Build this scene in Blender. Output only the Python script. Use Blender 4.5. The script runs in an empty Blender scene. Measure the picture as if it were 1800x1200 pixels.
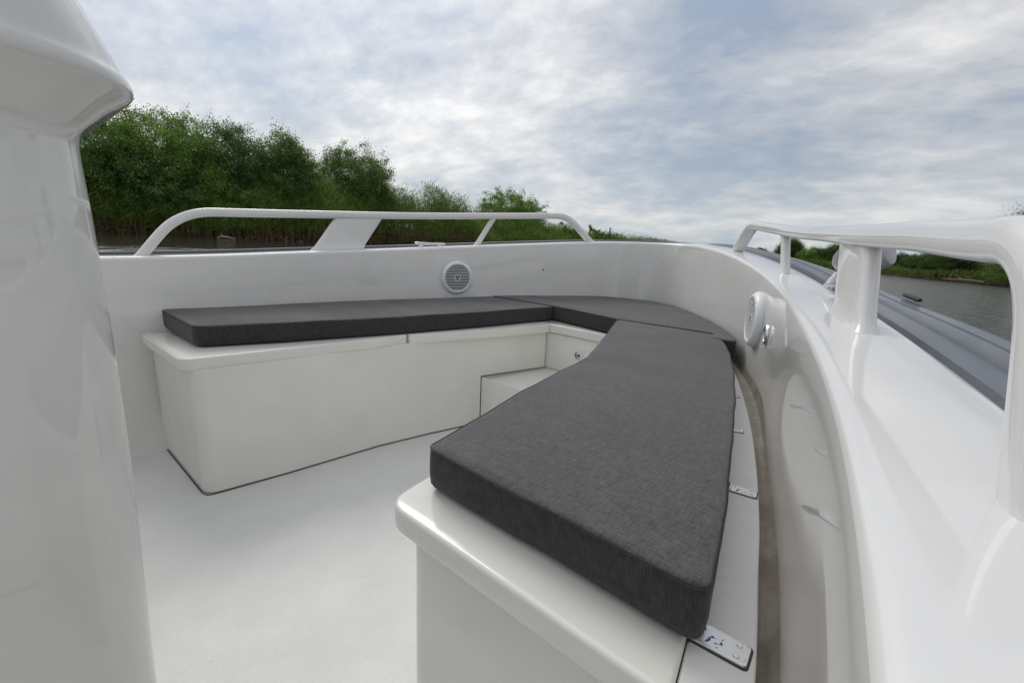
import bpy, bmesh, math, random
import numpy as np
from mathutils import Vector, Matrix
from mathutils.geometry import tessellate_polygon
R_ = math.radians
scene = bpy.context.scene
col = scene.collection

# ------------------------------------------------------------------ camera, sky, sun, exposure
def axes(yaw, pitch, roll):
    f = Vector((-math.sin(yaw)*math.cos(pitch), math.cos(yaw)*math.cos(pitch), -math.sin(pitch)))
    r = Vector((math.cos(yaw), math.sin(yaw), 0)); u = r.cross(f)
    r2 = math.cos(roll)*r + math.sin(roll)*u; u2 = -math.sin(roll)*r + math.cos(roll)*u
    return Matrix((r2, u2, -f)).transposed()
CAM = Vector((0, 0, 1.4))
RW = axes(R_(40.07), R_(13.274), R_(4.96))            # camera in the world
RB = axes(R_(40.0669), R_(12.8806), R_(2.742))        # camera in the boat's own frame
cam = bpy.data.cameras.new('camera'); camo = bpy.data.objects.new('camera', cam); col.objects.link(camo)
cam.sensor_width = 36; cam.lens = 780/1800*36; cam.clip_end = 3000; cam.clip_start = .02
camo.matrix_world = Matrix.Translation(CAM) @ RW.to_4x4()
scene.camera = camo
BOAT = Matrix.Translation(CAM) @ (RW @ RB.transposed()).to_4x4()   # boat frame -> world (a boat afloat, slightly bow-up and heeled)

SUN_AZ, SUN_EL = R_(72), R_(42)
world = bpy.data.worlds.new('World'); scene.world = world; world.use_nodes = True
nt = world.node_tree; nt.nodes.clear()
class NB:
    def __init__(s, nt): s.nt = nt
    def n(s, t, **k):
        nd = s.nt.nodes.new(t)
        ins = k.pop('ins', {})
        for a, b in k.items(): setattr(nd, a, b)
        for a, b in ins.items():
            if hasattr(b, 'is_output') or isinstance(b, bpy.types.NodeSocket): s.nt.links.new(b, nd.inputs[a])
            else: nd.inputs[a].default_value = b
        return nd
    def math(s, op, a, b=0., c=None, clamp=False):
        ins = {0: a, 1: b}
        if c is not None: ins[2] = c
        return s.n('ShaderNodeMath', operation=op, use_clamp=clamp, ins=ins).outputs[0]
    def ramp(s, fac, pts, interp='LINEAR'):
        nd = s.n('ShaderNodeValToRGB', ins={0: fac}); nd.color_ramp.interpolation = interp
        e = nd.color_ramp.elements
        while len(e) < len(pts): e.new(.5)
        for i, (p, c) in enumerate(pts):
            e[i].position = p; e[i].color = (c, c, c, 1) if isinstance(c, (int, float)) else (*c, 1)
        return nd.outputs[0]
    def mix(s, fac, a, b, mode='MIX'):
        nd = s.n('ShaderNodeMix', data_type='RGBA', blend_type=mode)
        for i, v in ((0, fac), (6, a), (7, b)):
            if isinstance(v, bpy.types.NodeSocket): s.nt.links.new(v, nd.inputs[i])
            else: nd.inputs[i].default_value = v if i == 0 else ((v, v, v, 1) if isinstance(v, (int, float)) else (*v, 1))
        return nd.outputs[2]
    def noise(s, vec, scale, detail=4, rough=.5, dist=0., out=0):
        return s.n('ShaderNodeTexNoise', ins={'Vector': vec, 'Scale': scale, 'Detail': detail, 'Roughness': rough, 'Distortion': dist}).outputs[out]
    def mapping(s, vec, scale=(1, 1, 1), rot=(0, 0, 0), loc=(0, 0, 0)):
        return s.n('ShaderNodeMapping', ins={'Vector': vec, 'Scale': scale, 'Rotation': rot, 'Location': loc}).outputs[0]
b = NB(nt)
sky = b.n('ShaderNodeTexSky', sky_type='NISHITA', sun_disc=False, sun_elevation=SUN_EL, sun_rotation=-SUN_AZ, air_density=1.2, dust_density=2.0)
tc = b.n('ShaderNodeTexCoord').outputs['Generated']
nrm = b.n('ShaderNodeVectorMath', operation='NORMALIZE', ins={0: tc}).outputs[0]
sep = b.n('ShaderNodeSeparateXYZ', ins={0: nrm})
z = b.math('MAXIMUM', sep.outputs[2], 0.0)
dz = b.math('ADD', z, .30)
px = b.math('DIVIDE', sep.outputs[0], dz); py = b.math('DIVIDE', sep.outputs[1], dz)
pl = b.n('ShaderNodeCombineXYZ', ins={0: px, 1: py, 2: 0.}).outputs[0]
big = b.noise(b.mapping(pl, (1, 1.25, 1), (0, 0, R_(-35)), (3.1, 1.7, 0)), 1.15, 8, .52, .25)
mid = b.noise(b.mapping(pl, (1.0, 1.35, 1), (0, 0, R_(-42)), (1.2, .3, 0)), 3.1, 7, .56, .25)
fin = b.noise(b.mapping(pl, (1.0, 1.5, 1), (0, 0, R_(-25))), 10., 6, .6, .2)
def spot(d, c0, c1):                     # a thinner or thicker place of the cloud sheet
    dd = b.n('ShaderNodeVectorMath', operation='DOT_PRODUCT', ins={0: nrm, 1: d}).outputs['Value']
    return b.ramp(dd, [(c0, 0.), (c1, 1.)], 'EASE')
cov = b.math('ADD', b.math('MULTIPLY', big, .54), b.math('ADD', b.math('MULTIPLY', mid, .31), b.math('MULTIPLY', fin, .15)))
cov = b.math('SUBTRACT', cov, b.math('MULTIPLY', spot((-.332, .904, .27), .955, .998), .075))
cov = b.math('SUBTRACT', cov, b.math('MULTIPLY', spot((-.66, .69, .30), .965, .998), .02))
cov = b.math('SUBTRACT', cov, b.math('MULTIPLY', spot((-.88, .40, .25), .980, .999), .025))
cov = b.math('ADD', cov, b.math('MULTIPLY', spot((-.92, .25, .29), .955, .995), .025))
cov = b.math('ADD', cov, b.math('MULTIPLY', spot((-.55, .79, .19), .975, .999), .05))
cl = b.ramp(cov, [(.36, (.29, .35, .445)), (.43, (.40, .435, .495)), (.485, (.50, .522, .56)), (.54, (.63, .635, .65)), (.61, (.81, .80, .785))])
# towards the horizon the cloud sheet thins to pale blue-grey
hz = b.ramp(z, [(0, 1.), (.05, .72), (.16, .22), (.32, 0.)])
cl = b.mix(hz, cl, b.mix(b.ramp(cov, [(.42, 0.), (.6, 1.)]), (.41, .49, .565), (.645, .66, .675)))
# brighter cloud around the veiled sun
sd = Vector((-math.sin(SUN_AZ)*math.cos(SUN_EL), math.cos(SUN_AZ)*math.cos(SUN_EL), math.sin(SUN_EL)))
dot = b.n('ShaderNodeVectorMath', operation='DOT_PRODUCT', ins={0: nrm, 1: tuple(sd)}).outputs['Value']
glow = b.ramp(dot, [(.45, 1.), (.82, 1.18), (.95, 1.5), (1., 2.1)])
zen = b.ramp(z, [(.0, 1.), (.4, 1.), (.85, 1.1)])
cl = b.mix(1., cl, glow, 'MULTIPLY'); cl = b.mix(1., cl, zen, 'MULTIPLY')
bg1 = b.n('ShaderNodeBackground', ins={0: sky.outputs[0], 1: .08})
bg2 = b.n('ShaderNodeBackground', ins={0: cl, 1: 1.0})
ms = b.n('ShaderNodeMixShader', ins={0: .88, 1: bg1.outputs[0], 2: bg2.outputs[0]})
wo = b.n('ShaderNodeOutputWorld', ins={0: ms.outputs[0]})
sl = bpy.data.lights.new('sun', 'SUN'); sl.energy = 1.0; sl.angle = R_(28); sl.color = (1, .95, .88)
so = bpy.data.objects.new('sun', sl); col.objects.link(so); so.rotation_euler = sd.to_track_quat('Z', 'Y').to_euler()
scene.view_settings.view_transform = 'Standard'; scene.view_settings.look = 'None'
scene.view_settings.exposure = 0.15; scene.view_settings.gamma = 1
scene.cycles.max_bounces = 8

# ------------------------------------------------------------------ materials
def mat(name):
    m = bpy.data.materials.new(name); m.use_nodes = True; m.node_tree.nodes.clear(); return m, NB(m.node_tree)
def finish(b, color, rough, bump=None, bstr=.1, bdist=.002, **k):
    ins = {'Base Color': color if isinstance(color, bpy.types.NodeSocket) else (*color, 1), 'Roughness': rough}
    for a, v in k.items(): ins[a.replace('_', ' ')] = v
    if bump is not None:
        ins['Normal'] = b.n('ShaderNodeBump', ins={'Strength': bstr, 'Distance': bdist, 'Height': bump}).outputs[0]
    p = b.n('ShaderNodeBsdfPrincipled', ins=ins)
    b.n('ShaderNodeOutputMaterial', ins={0: p.outputs[0]}); return p
def gelcoat(name, c, rough=.022, dirt=.06, peel=.010):
    m, b = mat(name)
    o = b.n('ShaderNodeTexCoord').outputs['Object']
    n1 = b.noise(o, 3.1, 5, .6, .3)
    d = b.ramp(n1, [(.35, 1 - dirt), (.6, 1.)])
    n2 = b.noise(b.mapping(o, (60, 60, 60)), 1.0, 3, .7)
    sp = b.ramp(n2, [(.0, 1.), (.70, 1.), (.76, .86)])
    cc = b.mix(1., (*c,), d, 'MULTIPLY'); cc = b.mix(.5, cc, b.mix(1., cc, sp, 'MULTIPLY'))
    rr = b.n('ShaderNodeMapRange', ins={0: b.noise(o, 9, 6, .65), 1: .3, 2: .7, 3: rough*.7, 4: rough*1.7}).outputs[0]
    wob = b.noise(o, 2.2, 1)
    finish(b, cc, rr, wob, peel, .1, IOR=1.6)
    return m
M = {}
M['gel'] = gelcoat('gelcoat', (.69, .68, .655))
M['deck'] = gelcoat('deck_gelcoat', (.78, .775, .76), rough=.06, dirt=.05)
M['box'] = gelcoat('locker_gelcoat', (.81, .80, .745), rough=.10, dirt=.06)
M['rail'] = gelcoat('rail_paint', (.76, .75, .735), rough=.05, dirt=.04, peel=.004)
def floor_mat():
    m, b = mat('sole_antislip')
    o = b.n('ShaderNodeTexCoord').outputs['Object']
    c = b.ramp(b.noise(o, 2.3, 7, .62, .4), [(.3, (.68, .68, .66)), (.5, (.73, .73, .71)), (.7, (.77, .77, .75))])
    sp = b.ramp(b.noise(o, 34, 4, .7), [(0., 1.), (.68, 1.), (.74, .75)])
    c = b.mix(1., c, sp, 'MULTIPLY')
    rr = b.ramp(b.noise(o, 5, 5, .6), [(.35, .44), (.65, .62)])
    sc = b.ramp(b.noise(b.mapping(o, (1.5, 1, 1), (0, 0, R_(50))), 9, 10, .78, .5), [(0., 1.), (.60, 1.), (.72, .86)])
    c = b.mix(1., c, sc, 'MULTIPLY')
    vo = b.n('ShaderNodeTexVoronoi', ins={'Vector': o, 'Scale': 260.}).outputs[0]
    bm = b.math('ADD', b.math('MULTIPLY', vo, .8), b.math('MULTIPLY', b.noise(o, 38, 5, .65), .9))
    finish(b, c, rr, bm, .3, .0016); return m
M['floor'] = floor_mat()
def stained():
    m, b = mat('stained_gutter')
    o = b.n('ShaderNodeTexCoord').outputs['Object']
    c = b.ramp(b.noise(o, 14, 8, .7, .5), [(.3, (.24, .205, .165)), (.5, (.34, .30, .25)), (.66, (.42, .385, .33)), (.8, (.60, .58, .53))])
    finish(b, c, .35, b.noise(o, 80, 4), .3, .002); return m
M['gutter'] = stained()
def shelf_mat():
    m, b = mat('weathered_shelf')
    o = b.n('ShaderNodeTexCoord').outputs['Object']
    st = b.ramp(b.noise(b.mapping(o, (1, 1.8, 1)), 34, 8, .7, .3), [(.28, .72), (.36, .96), (.5, 1.)])
    c = b.mix(1., (.80, .79, .765), st, 'MULTIPLY')
    finish(b, c, .4, b.noise(o, 160, 3), .25, .001); return m
M['shelf'] = shelf_mat()
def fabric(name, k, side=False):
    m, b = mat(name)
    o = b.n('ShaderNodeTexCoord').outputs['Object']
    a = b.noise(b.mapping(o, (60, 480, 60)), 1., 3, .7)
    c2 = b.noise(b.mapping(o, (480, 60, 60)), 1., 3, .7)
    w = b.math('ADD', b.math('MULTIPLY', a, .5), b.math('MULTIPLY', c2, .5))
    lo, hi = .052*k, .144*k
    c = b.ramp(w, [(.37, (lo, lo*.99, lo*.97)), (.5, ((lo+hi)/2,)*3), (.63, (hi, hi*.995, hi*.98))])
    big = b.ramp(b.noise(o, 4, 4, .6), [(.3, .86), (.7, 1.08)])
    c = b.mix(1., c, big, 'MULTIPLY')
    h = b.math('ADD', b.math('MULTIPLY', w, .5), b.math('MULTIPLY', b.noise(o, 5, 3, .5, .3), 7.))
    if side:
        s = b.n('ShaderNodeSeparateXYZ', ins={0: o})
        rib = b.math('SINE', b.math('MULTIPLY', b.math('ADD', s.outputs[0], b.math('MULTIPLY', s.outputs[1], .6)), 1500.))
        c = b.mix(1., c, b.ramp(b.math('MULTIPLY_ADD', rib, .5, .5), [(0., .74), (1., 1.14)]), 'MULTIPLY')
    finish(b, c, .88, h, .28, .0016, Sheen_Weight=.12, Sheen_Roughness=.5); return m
M['fab'] = fabric('woven_fabric', .80); M['fabs'] = fabric('woven_fabric_shaded_side', .36, True)  # cushion sides: same cloth, their shade put into a darker colour
def simple(name, c, rough, metal=0., nscale=0, amt=.15):
    m, b = mat(name)
    if nscale:
        o = b.n('ShaderNodeTexCoord').outputs['Object']
        n = b.noise(o, nscale, 5, .6)
        cc = b.ramp(n, [(.3, tuple(v*(1-amt) for v in c)), (.7, tuple(min(1, v*(1+amt)) for v in c))])
        finish(b, cc, rough, n, .08, .002, Metallic=metal)
    else: finish(b, c, rough, Metallic=metal)
    return m
M['seam'] = simple('grimy_seam', (.07, .06, .05), .8, 0, 30, .5)
M['thread'] = simple('dark_thread', (.012, .012, .013), .7)
M['black'] = simple('black_rubber', (.015, .015, .017), .55, 0, 30)
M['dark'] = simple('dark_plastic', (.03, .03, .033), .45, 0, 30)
M['white'] = simple('white_plastic', (.82, .83, .84), .33, 0, 20, .04)
M['chrome'] = simple('polished_steel', (.72, .72, .73), .09, 1., 12, .06)
def pitted():
    m, b = mat('pitted_steel')
    o = b.n('ShaderNodeTexCoord').outputs['Object']
    n = b.noise(o, 130, 2, .5, .15)
    f = b.ramp(n, [(.645, 0.), (.67, 1.)])
    c = b.mix(f, (.86, .86, .88), (.10, .085, .07))
    p = finish(b, c, .22, n, .15, .001, Metallic=.55); return m
M['pitted'] = pitted()
M['lamp'] = simple('grey_lamp_shell', (.42, .43, .44), .3, 0, 14, .06)
def strake():
    m, b = mat('blue_grey_rubber')
    o = b.n('ShaderNodeTexCoord').outputs['Object']
    n = b.noise(b.mapping(o, (6, 1.2, 6)), 1.5, 7, .65, .4)
    c = b.ramp(n, [(.3, (.05, .062, .085)), (.55, (.075, .088, .115)), (.75, (.11, .12, .145))])
    finish(b, c, .27, n, .12, .01); return m
M['strake'] = strake()
def leafmat(name, cols, gloss=.35):
    m, b = mat(name)
    at = b.n('ShaderNodeAttribute', attribute_name='tint')
    c = b.ramp(at.outputs['Fac'], [(i/(len(cols)-1), cc) for i, cc in enumerate(cols)])
    c = b.mix(1., c, (1.36, 1.42, 1.22), 'MULTIPLY')
    d = b.n('ShaderNodeBsdfPrincipled', ins={'Base Color': c, 'Roughness': gloss + .15, 'Specular IOR Level': .35})
    t = b.n('ShaderNodeBsdfTranslucent', ins={0: b.mix(.5, c, (.22, .32, .03))})
    mx = b.n('ShaderNodeMixShader', ins={0: .34, 1: d.outputs[0], 2: t.outputs[0]})
    b.n('ShaderNodeOutputMaterial', ins={0: mx.outputs[0]}); return m
M['willow'] = leafmat('willow_leaves', [(.022, .042, .012), (.055, .105, .030), (.105, .185, .052), (.20, .28, .12)])
M['willow_b'] = leafmat('bright_willow_leaves', [(.032, .062, .012), (.085, .155, .030), (.15, .25, .05), (.24, .33, .11)])
M['oak'] = leafmat('dark_broad_leaves', [(.011, .024, .010), (.024, .048, .018), (.042, .075, .028), (.075, .11, .05)])
M['olive'] = leafmat('olive_leaves', [(.04, .06, .016), (.085, .125, .032), (.14, .185, .055), (.20, .24, .09)])
M['reed'] = leafmat('reed_leaves', [(.035, .06, .012), (.075, .145, .024), (.13, .22, .045), (.22, .25, .09)])
M['straw'] = leafmat('reed_straw', [(.07, .045, .022), (.14, .095, .05), (.22, .16, .085), (.33, .26, .16)])
M['bark'] = simple('bark', (.07, .058, .045), .9, 0, 9, .4)
M['wood'] = simple('bleached_wood', (.40, .34, .27), .8, 0, 12, .3)
def bank_mat():
    m, b = mat('bank_soil')
    o = b.n('ShaderNodeTexCoord').outputs['Object']
    n = b.noise(o, .8, 8, .65)
    sep = b.n('ShaderNodeSeparateXYZ', ins={0: o})
    g = b.ramp(n, [(.35, (.035, .05, .016)), (.55, (.06, .085, .028)), (.7, (.11, .12, .05))])
    s = b.ramp(n, [(.3, (.02, .015, .01)), (.6, (.05, .038, .025))])
    finish(b, b.mix(b.ramp(sep.outputs[2], [(.25, 0.), (.45, 1.)]), s, g), .95, n, .6, .1); return m
M['bank'] = bank_mat()
def water_mat():
    m, b = mat('river_water')
    o = b.n('ShaderNodeTexCoord').outputs['Object']
    n = b.noise(b.mapping(o, (1, .55, 1), (0, 0, R_(25))), 2.6, 5, .58, .5)
    n2 = b.noise(b.mapping(o, (1, .5, 1), (0, 0, R_(-12))), 11., 3, .5)
    # sheltered, calmer strip under the left bank
    sx = b.n('ShaderNodeSeparateXYZ', ins={0: o}).outputs[0]
    calm = b.n('ShaderNodeMapRange', ins={0: sx, 1: -24., 2: -6., 3: .05, 4: 1.}).outputs[0]
    n3 = b.noise(b.mapping(o, (1, .4, 1), (0, 0, R_(8))), .9, 3, .5, .4)
    h = b.math('ADD', b.math('ADD', n, b.math('MULTIPLY', n3, 1.6)), b.math('MULTIPLY', n2, .16))
    rr = b.n('ShaderNodeMapRange', ins={0: sx, 1: -24., 2: -8., 3: .05, 4: .13}).outputs[0]
    bmp = b.n('ShaderNodeBump', ins={'Strength': calm, 'Distance': .30, 'Height': h}).outputs[0]
    p = b.n('ShaderNodeBsdfPrincipled', ins={'Base Color': (.050, .048, .038, 1), 'Roughness': rr, 'IOR': 1.33, 'Normal': bmp})
    b.n('ShaderNodeOutputMaterial', ins={0: p.outputs[0]}); return m
M['water'] = water_mat()

# ------------------------------------------------------------------ object helpers
ORG = {}
def tag(o, label=None, cat=None, group=None, kind=None):
    if label: o['label'] = label
    if cat: o['category'] = cat
    if group: o['group'] = group
    if kind: o['kind'] = kind
    return o
def link(name, verts, faces, material, parent=None, frame=None, smooth=True, origin=None, mats=None, midx=None, autosmooth=35):
    """verts are in the frame's coordinates; the object's origin goes to `origin` or to the centre of its box."""
    v = np.array([tuple(p) for p in verts], float)
    if origin is None:
        origin = (v.min(0) + v.max(0))/2
    origin = np.array(origin, float)
    me = bpy.data.meshes.new(name); me.from_pydata([tuple(p) for p in (v - origin)], [], [tuple(f) for f in faces])
    for mm in (mats or [material]): me.materials.append(mm)
    if midx is not None: me.polygons.foreach_set('material_index', midx)
    me.validate(); me.update()
    o = bpy.data.objects.new(name, me); col.objects.link(o)
    place(o, origin, parent, frame)
    if smooth:
        me.polygons.foreach_set('use_smooth', [True]*len(me.polygons))
        bm = bmesh.new(); bm.from_mesh(me)
        for e in bm.edges:
            if len(e.link_faces) == 2 and e.calc_face_angle(0) > R_(autosmooth): e.smooth = False
        bm.to_mesh(me); bm.free()
    return o
def place(o, origin, parent, frame):
    origin = np.array(origin, float)
    ORG[o.name] = origin
    if parent is not None:
        o.parent = parent; o.location = Vector(origin - ORG[parent.name])
    elif frame is not None: o.matrix_world = frame @ Matrix.Translation(Vector(origin))
    else: o.location = Vector(origin)
def from_bm(name, bm, *a, **k):
    bmesh.ops.recalc_face_normals(bm, faces=bm.faces[:])
    bm.verts.index_update()
    vs = [v.co.copy() for v in bm.verts]; fs = [[v.index for v in f.verts] for f in bm.faces]
    mi = [f.material_index for f in bm.faces]; bm.free()
    return link(name, vs, fs, *a, midx=mi, **k)
def empty(name, origin, frame=None, parent=None):
    o = bpy.data.objects.new(name, None); o.empty_display_size = .2; col.objects.link(o); place(o, origin, parent, frame); return o
def fillet(poly, r, seg=5):
    """round polygon corners; r scalar or list"""
    out = []; n = len(poly)
    for i, p in enumerate(poly):
        p = Vector(p[:2]); a = Vector(poly[i-1][:2]); c = Vector(poly[(i+1) % n][:2])
        rr = r[i] if isinstance(r, (list, tuple)) else r
        d1 = (a-p); d2 = (c-p); l1, l2 = d1.length, d2.length
        if rr <= 0 or l1 < 1e-6 or l2 < 1e-6: out.append(tuple(p)); continue
        d1.normalize(); d2.normalize()
        ang = d1.angle(d2)
        if ang > R_(165): out.append(tuple(p)); continue
        t = min(rr/math.tan(ang/2), .45*l1, .45*l2)
        A = p + d1*t; B = p + d2*t
        for k in range(seg+1):
            s = k/seg
            q = A*(1-s)**2 + p*2*s*(1-s) + B*s*s
            out.append((q.x, q.y))
    return out
def prism_bm(poly, z0, z1, bev=0., seg=3, bevbot=True, draft=0.):
    bm = bmesh.new()
    cx = sum(p[0] for p in poly)/len(poly); cy = sum(p[1] for p in poly)/len(poly)
    zf = lambda z, p: z(p[0], p[1]) if callable(z) else z
    lo = [bm.verts.new((p[0], p[1], zf(z0, p))) for p in poly]
    hi = [bm.verts.new((p[0], p[1], zf(z1, p))) for p in poly]
    n = len(poly)
    bt = bm.faces.new(list(reversed(lo))); tp = bm.faces.new(hi)
    for i in range(n): bm.faces.new((lo[i], lo[(i+1) % n], hi[(i+1) % n], hi[i]))
    bmesh.ops.recalc_face_normals(bm, faces=bm.faces[:])
    if bev:
        ed = [e for e in bm.edges if tp in e.link_faces or (bevbot and bt in e.link_faces)]
        bmesh.ops.bevel(bm, geom=ed, offset=bev, segments=seg, profile=.5, affect='EDGES', clamp_overlap=True)
    for f in [f for f in bm.faces if len(f.verts) > 8]:
        vs = f.verts[:]
        bm.faces.remove(f)
        for tri in tessellate_polygon([[Vector((v.co.x, v.co.y, 0)) for v in vs]]):
            try: bm.faces.new([vs[k] for k in tri])
            except ValueError: pass
    return bm
def spline(pts, n=12, closed=False):
    P = [Vector(p) for p in pts]; out = []
    m = len(P)
    for i in range(m if closed else m-1):
        p1, p2 = P[i], P[(i+1) % m]
        p0 = P[i-1] if (i > 0 or closed) else p1*2 - p2
        p3 = P[(i+2) % m] if (i+2 < m or closed) else p2*2 - p1
        for k in range(n):
            t = k/n
            out.append(.5*((2*p1) + (-p0+p2)*t + (2*p0-5*p1+4*p2-p3)*t*t + (-p0+3*p1-3*p2+p3)*t**3))
    if not closed: out.append(P[-1])
    return out
def tube(path, rx, ry=None, seg=16, up=Vector((0, 0, 1)), caps=True, radii=None, power=2.):
    """elliptic tube; rx sideways, ry along `up`; returns verts, faces"""
    ry = ry or rx; V, F = [], []
    n = len(path)
    for i, p in enumerate(path):
        p = Vector(p)
        t = (Vector(path[min(i+1, n-1)]) - Vector(path[max(i-1, 0)])).normalized()
        s = t.cross(up)
        if s.length < 1e-3: s = t.cross(Vector((1, 0, 0)))
        s.normalize(); u = s.cross(t).normalized()
        if i and (s.dot(ps) < 0): s = -s; u = -u
        ps = s
        k = radii[i] if radii else 1.
        for j in range(seg):
            a = 2*math.pi*j/seg; ca, sa = math.cos(a), math.sin(a)
            ca = math.copysign(abs(ca)**(2/power), ca); sa = math.copysign(abs(sa)**(2/power), sa)
            V.append(p + s*rx*k*ca + u*ry*k*sa)
    for i in range(n-1):
        for j in range(seg):
            a = i*seg+j; c = i*seg+(j+1) % seg
            F.append((a, c, c+seg, a+seg))
    if caps:
        F.append(tuple(range(seg-1, -1, -1))); F.append(tuple(range((n-1)*seg, n*seg)))
    return V, F
def merge(parts):
    V, F = [], []
    for v, f in parts:
        o = len(V); V += list(v); F += [tuple(i+o for i in g) for g in f]
    return V, F
def box(c, s, rot=None):
    V = [Vector((x*s[0]/2, y*s[1]/2, z*s[2]/2)) for x in (-1, 1) for y in (-1, 1) for z in (-1, 1)]
    if rot: V = [rot @ v for v in V]
    V = [v + Vector(c) for v in V]
    return V, [(0, 1, 3, 2), (4, 6, 7, 5), (0, 4, 5, 1), (2, 3, 7, 6), (0, 2, 6, 4), (1, 5, 7, 3)]
def lathe(prof, seg=40, mtx=Matrix.Identity(4)):
    V, F = [], []
    for r, h in prof:
        for j in range(seg):
            a = 2*math.pi*j/seg; V.append(mtx @ Vector((r*math.cos(a), r*math.sin(a), h)))
    for i in range(len(prof)-1):
        for j in range(seg):
            a = i*seg+j; c = i*seg+(j+1) % seg; F.append((a, c, c+seg, a+seg))
    F.append(tuple(range(seg-1, -1, -1))); F.append(tuple(range((len(prof)-1)*seg, len(prof)*seg)))
    return V, F

# ------------------------------------------------------------------ the boat (own frame: x starboard, y forward, z up)
FLOOR = -.99
boat = empty('motorboat', (-1.27, .6, FLOOR), BOAT)
tag(boat, 'white motorboat whose open bow cockpit with benches fills the foreground', 'boat')
GL = [(-2.52, -2.6, -.20), (-2.52, -1.0, -.185), (-2.505, -.2, -.165), (-2.48, .3, -.148), (-2.43, .64, -.137), (-2.345, 1.2, -.105), (-2.25, 1.6, -.083), (-2.13, 1.95, -.058), (-1.87, 2.5, -.015), (-1.66, 2.90, .016)]
GB = [(-1.56, 2.99, .022), (-1.40, 3.055, .026), (-1.22, 3.05, .027), (-1.04, 2.94, .026), (-.865, 2.72, .018), (-.70, 2.5, -.004), (-.53, 2.25, -.043), (-.394, 1.95, -.072), (-.275, 1.65, -.109), (-.152, 1.15, -.122), (-.064, .78, -.141), (-.018, .53, -.149), (0., .42, -.151), (.016, .3, -.154), (.026, .205, -.156), (.045, -.2, -.168), (.055, -1., -.185), (.055, -2.6, -.20)]
gun = spline(GL, 8) + spline(GB, 8)
def resample(pts, step):
    out = [pts[0]]; acc = 0
    for a, c in zip(pts, pts[1:]):
        L = (c-a).length
        while acc + L >= step:
            t = (step-acc)/L; a = a + (c-a)*t; out.append(a.copy()); L = (c-a).length; acc = 0
        acc += L
    out.append(pts[-1]); return out
def normals2d(pts, sm=2):
    N = []
    for i in range(len(pts)):
        a = pts[max(0, i-sm)]; c = pts[min(len(pts)-1, i+sm)]
        t = (c-a); N.append(Vector((-t.y, t.x, 0)).normalized())
    return N   # outward for a path running port -> bow -> starboard
gun = resample(gun, .035)
KC = min(range(len(gun)), key=lambda k: (gun[k] - Vector((-1.61, 2.95, .02))).length)   # the crease where the port side meets the bow
def smooth(P, w, keep=None):
    out = []
    for i in range(len(P)):
        r = min(w, i, len(P)-1-i)
        if keep is not None: r = min(r, abs(i-keep))
        a = Vector((0, 0, 0))
        for k in range(i-r, i+r+1): a += P[k]
        out.append(a/(2*r+1))
    return out
gun = smooth(smooth(gun, 5, KC), 4, KC)
NG = normals2d(gun, 2); NGs = [n.normalized() for n in smooth(smooth(NG, 9), 9)]
def interp_deck(y, s, off=.078):
    k = [gun[i] + NGs[i]*off for i in range(len(gun)) if (gun[i].x > -1.27) == (s > 0)]
    k = smooth(smooth(sorted(k, key=lambda p: p.y), 6), 6)
    for a, c in zip(k, k[1:]):
        if a.y <= y <= c.y and c.y > a.y: return a + (c-a)*((y-a.y)/(c.y-a.y))
    return k[-1].copy() if y > k[-1].y else k[0].copy()
def sweep(profile_fn, closed=False):
    V, F = [], []; k = None
    for i, p in enumerate(gun):
        prof = profile_fn(i, p)
        k = len(prof)
        for o, dz, absz in prof:
            n = NG[i] if abs(o) < .06 else NGs[i]
            q = p + n*o
            V.append(Vector((q.x, q.y, absz if absz is not None else p.z + dz)))
    for i in range(len(gun)-1):
        for j in range(k-1):
            a = i*k+j; F.append((a, a+1, a+k+1, a+k))
    return V, F
def side(p): return -1 if p.x < -1.27 else 1
def wall_prof(i, p):
    dr = .105 if p.x < -1.5 else max(0., .105*(-(p.x) - .6)/.9) if p.x < -.6 else 0.
    zb = FLOOR
    zs = [0.93, .7, .45, .25, .12]
    H = p.z - zb
    L = [(-dr*1.25, 0, zb), (-dr*1.05, 0, zb+.03)]
    for s in zs[1:]: L.append((-dr*s, 0, p.z - H*s))
    L += [(-.003, -.03, None), (0., -.013, None)]
    return L
coam = link('coaming_wall', *sweep(wall_prof), M['gel'], boat)
DW = .155
deckp = link('side_deck', *sweep(lambda i, p: [(0., -.013, None), (.0015, -.008, None), (.005, -.003, None), (.011, -.0005, None), (.02, .0005, None), (.05, .0025, None), (.1, .003, None), (DW-.012, .001, None), (DW-.002, -.004, None), (DW, -.012, None), (DW, -.05, None)]), M['deck'], boat)
def strake_prof(i, p):
    k = 1. if p.x < -1.5 else max(0., min(1., (p.y-1.2)/1.4)); h = .014*k
    return [(DW+.004, -.05, None), (DW+.004, -.012+h, None), (DW+.012, -.002+h, None), (DW+.05, .0+h, None), (DW+.062, -.006+h, None), (DW+.07, -.008+h*.8, None), (DW+.08, -.003+h*.8, None), (DW+.118, -.006, None), (DW+.124, -.012, None), (DW+.130, -.007, None), (DW+.165, -.010, None), (DW+.171, -.016, None), (DW+.177, -.012, None), (DW+.205, -.024, None), (DW+.22, -.050, None), (DW+.222, -.09, None), (DW+.19, -.13, None), (DW+.12, -.16, None), (DW, -.165, None)]
link('rubbing_strake', *sweep(strake_prof), M['strake'], boat)
def hull_prof(i, p):
    return [(DW+.02, -.166, None), (DW-.02, -.4, None), (DW-.10, -.8, None), (DW-.22, 0, -1.2), (DW-.5, 0, -1.6)]
hv, hf = sweep(hull_prof)
link('hull', hv, hf, M['gel'], boat)
# stern closed by a transom
link('transom', *box((-1.235, -2.63, -.75), (2.9, .06, 1.1)), M['gel'], boat, smooth=False)
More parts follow.
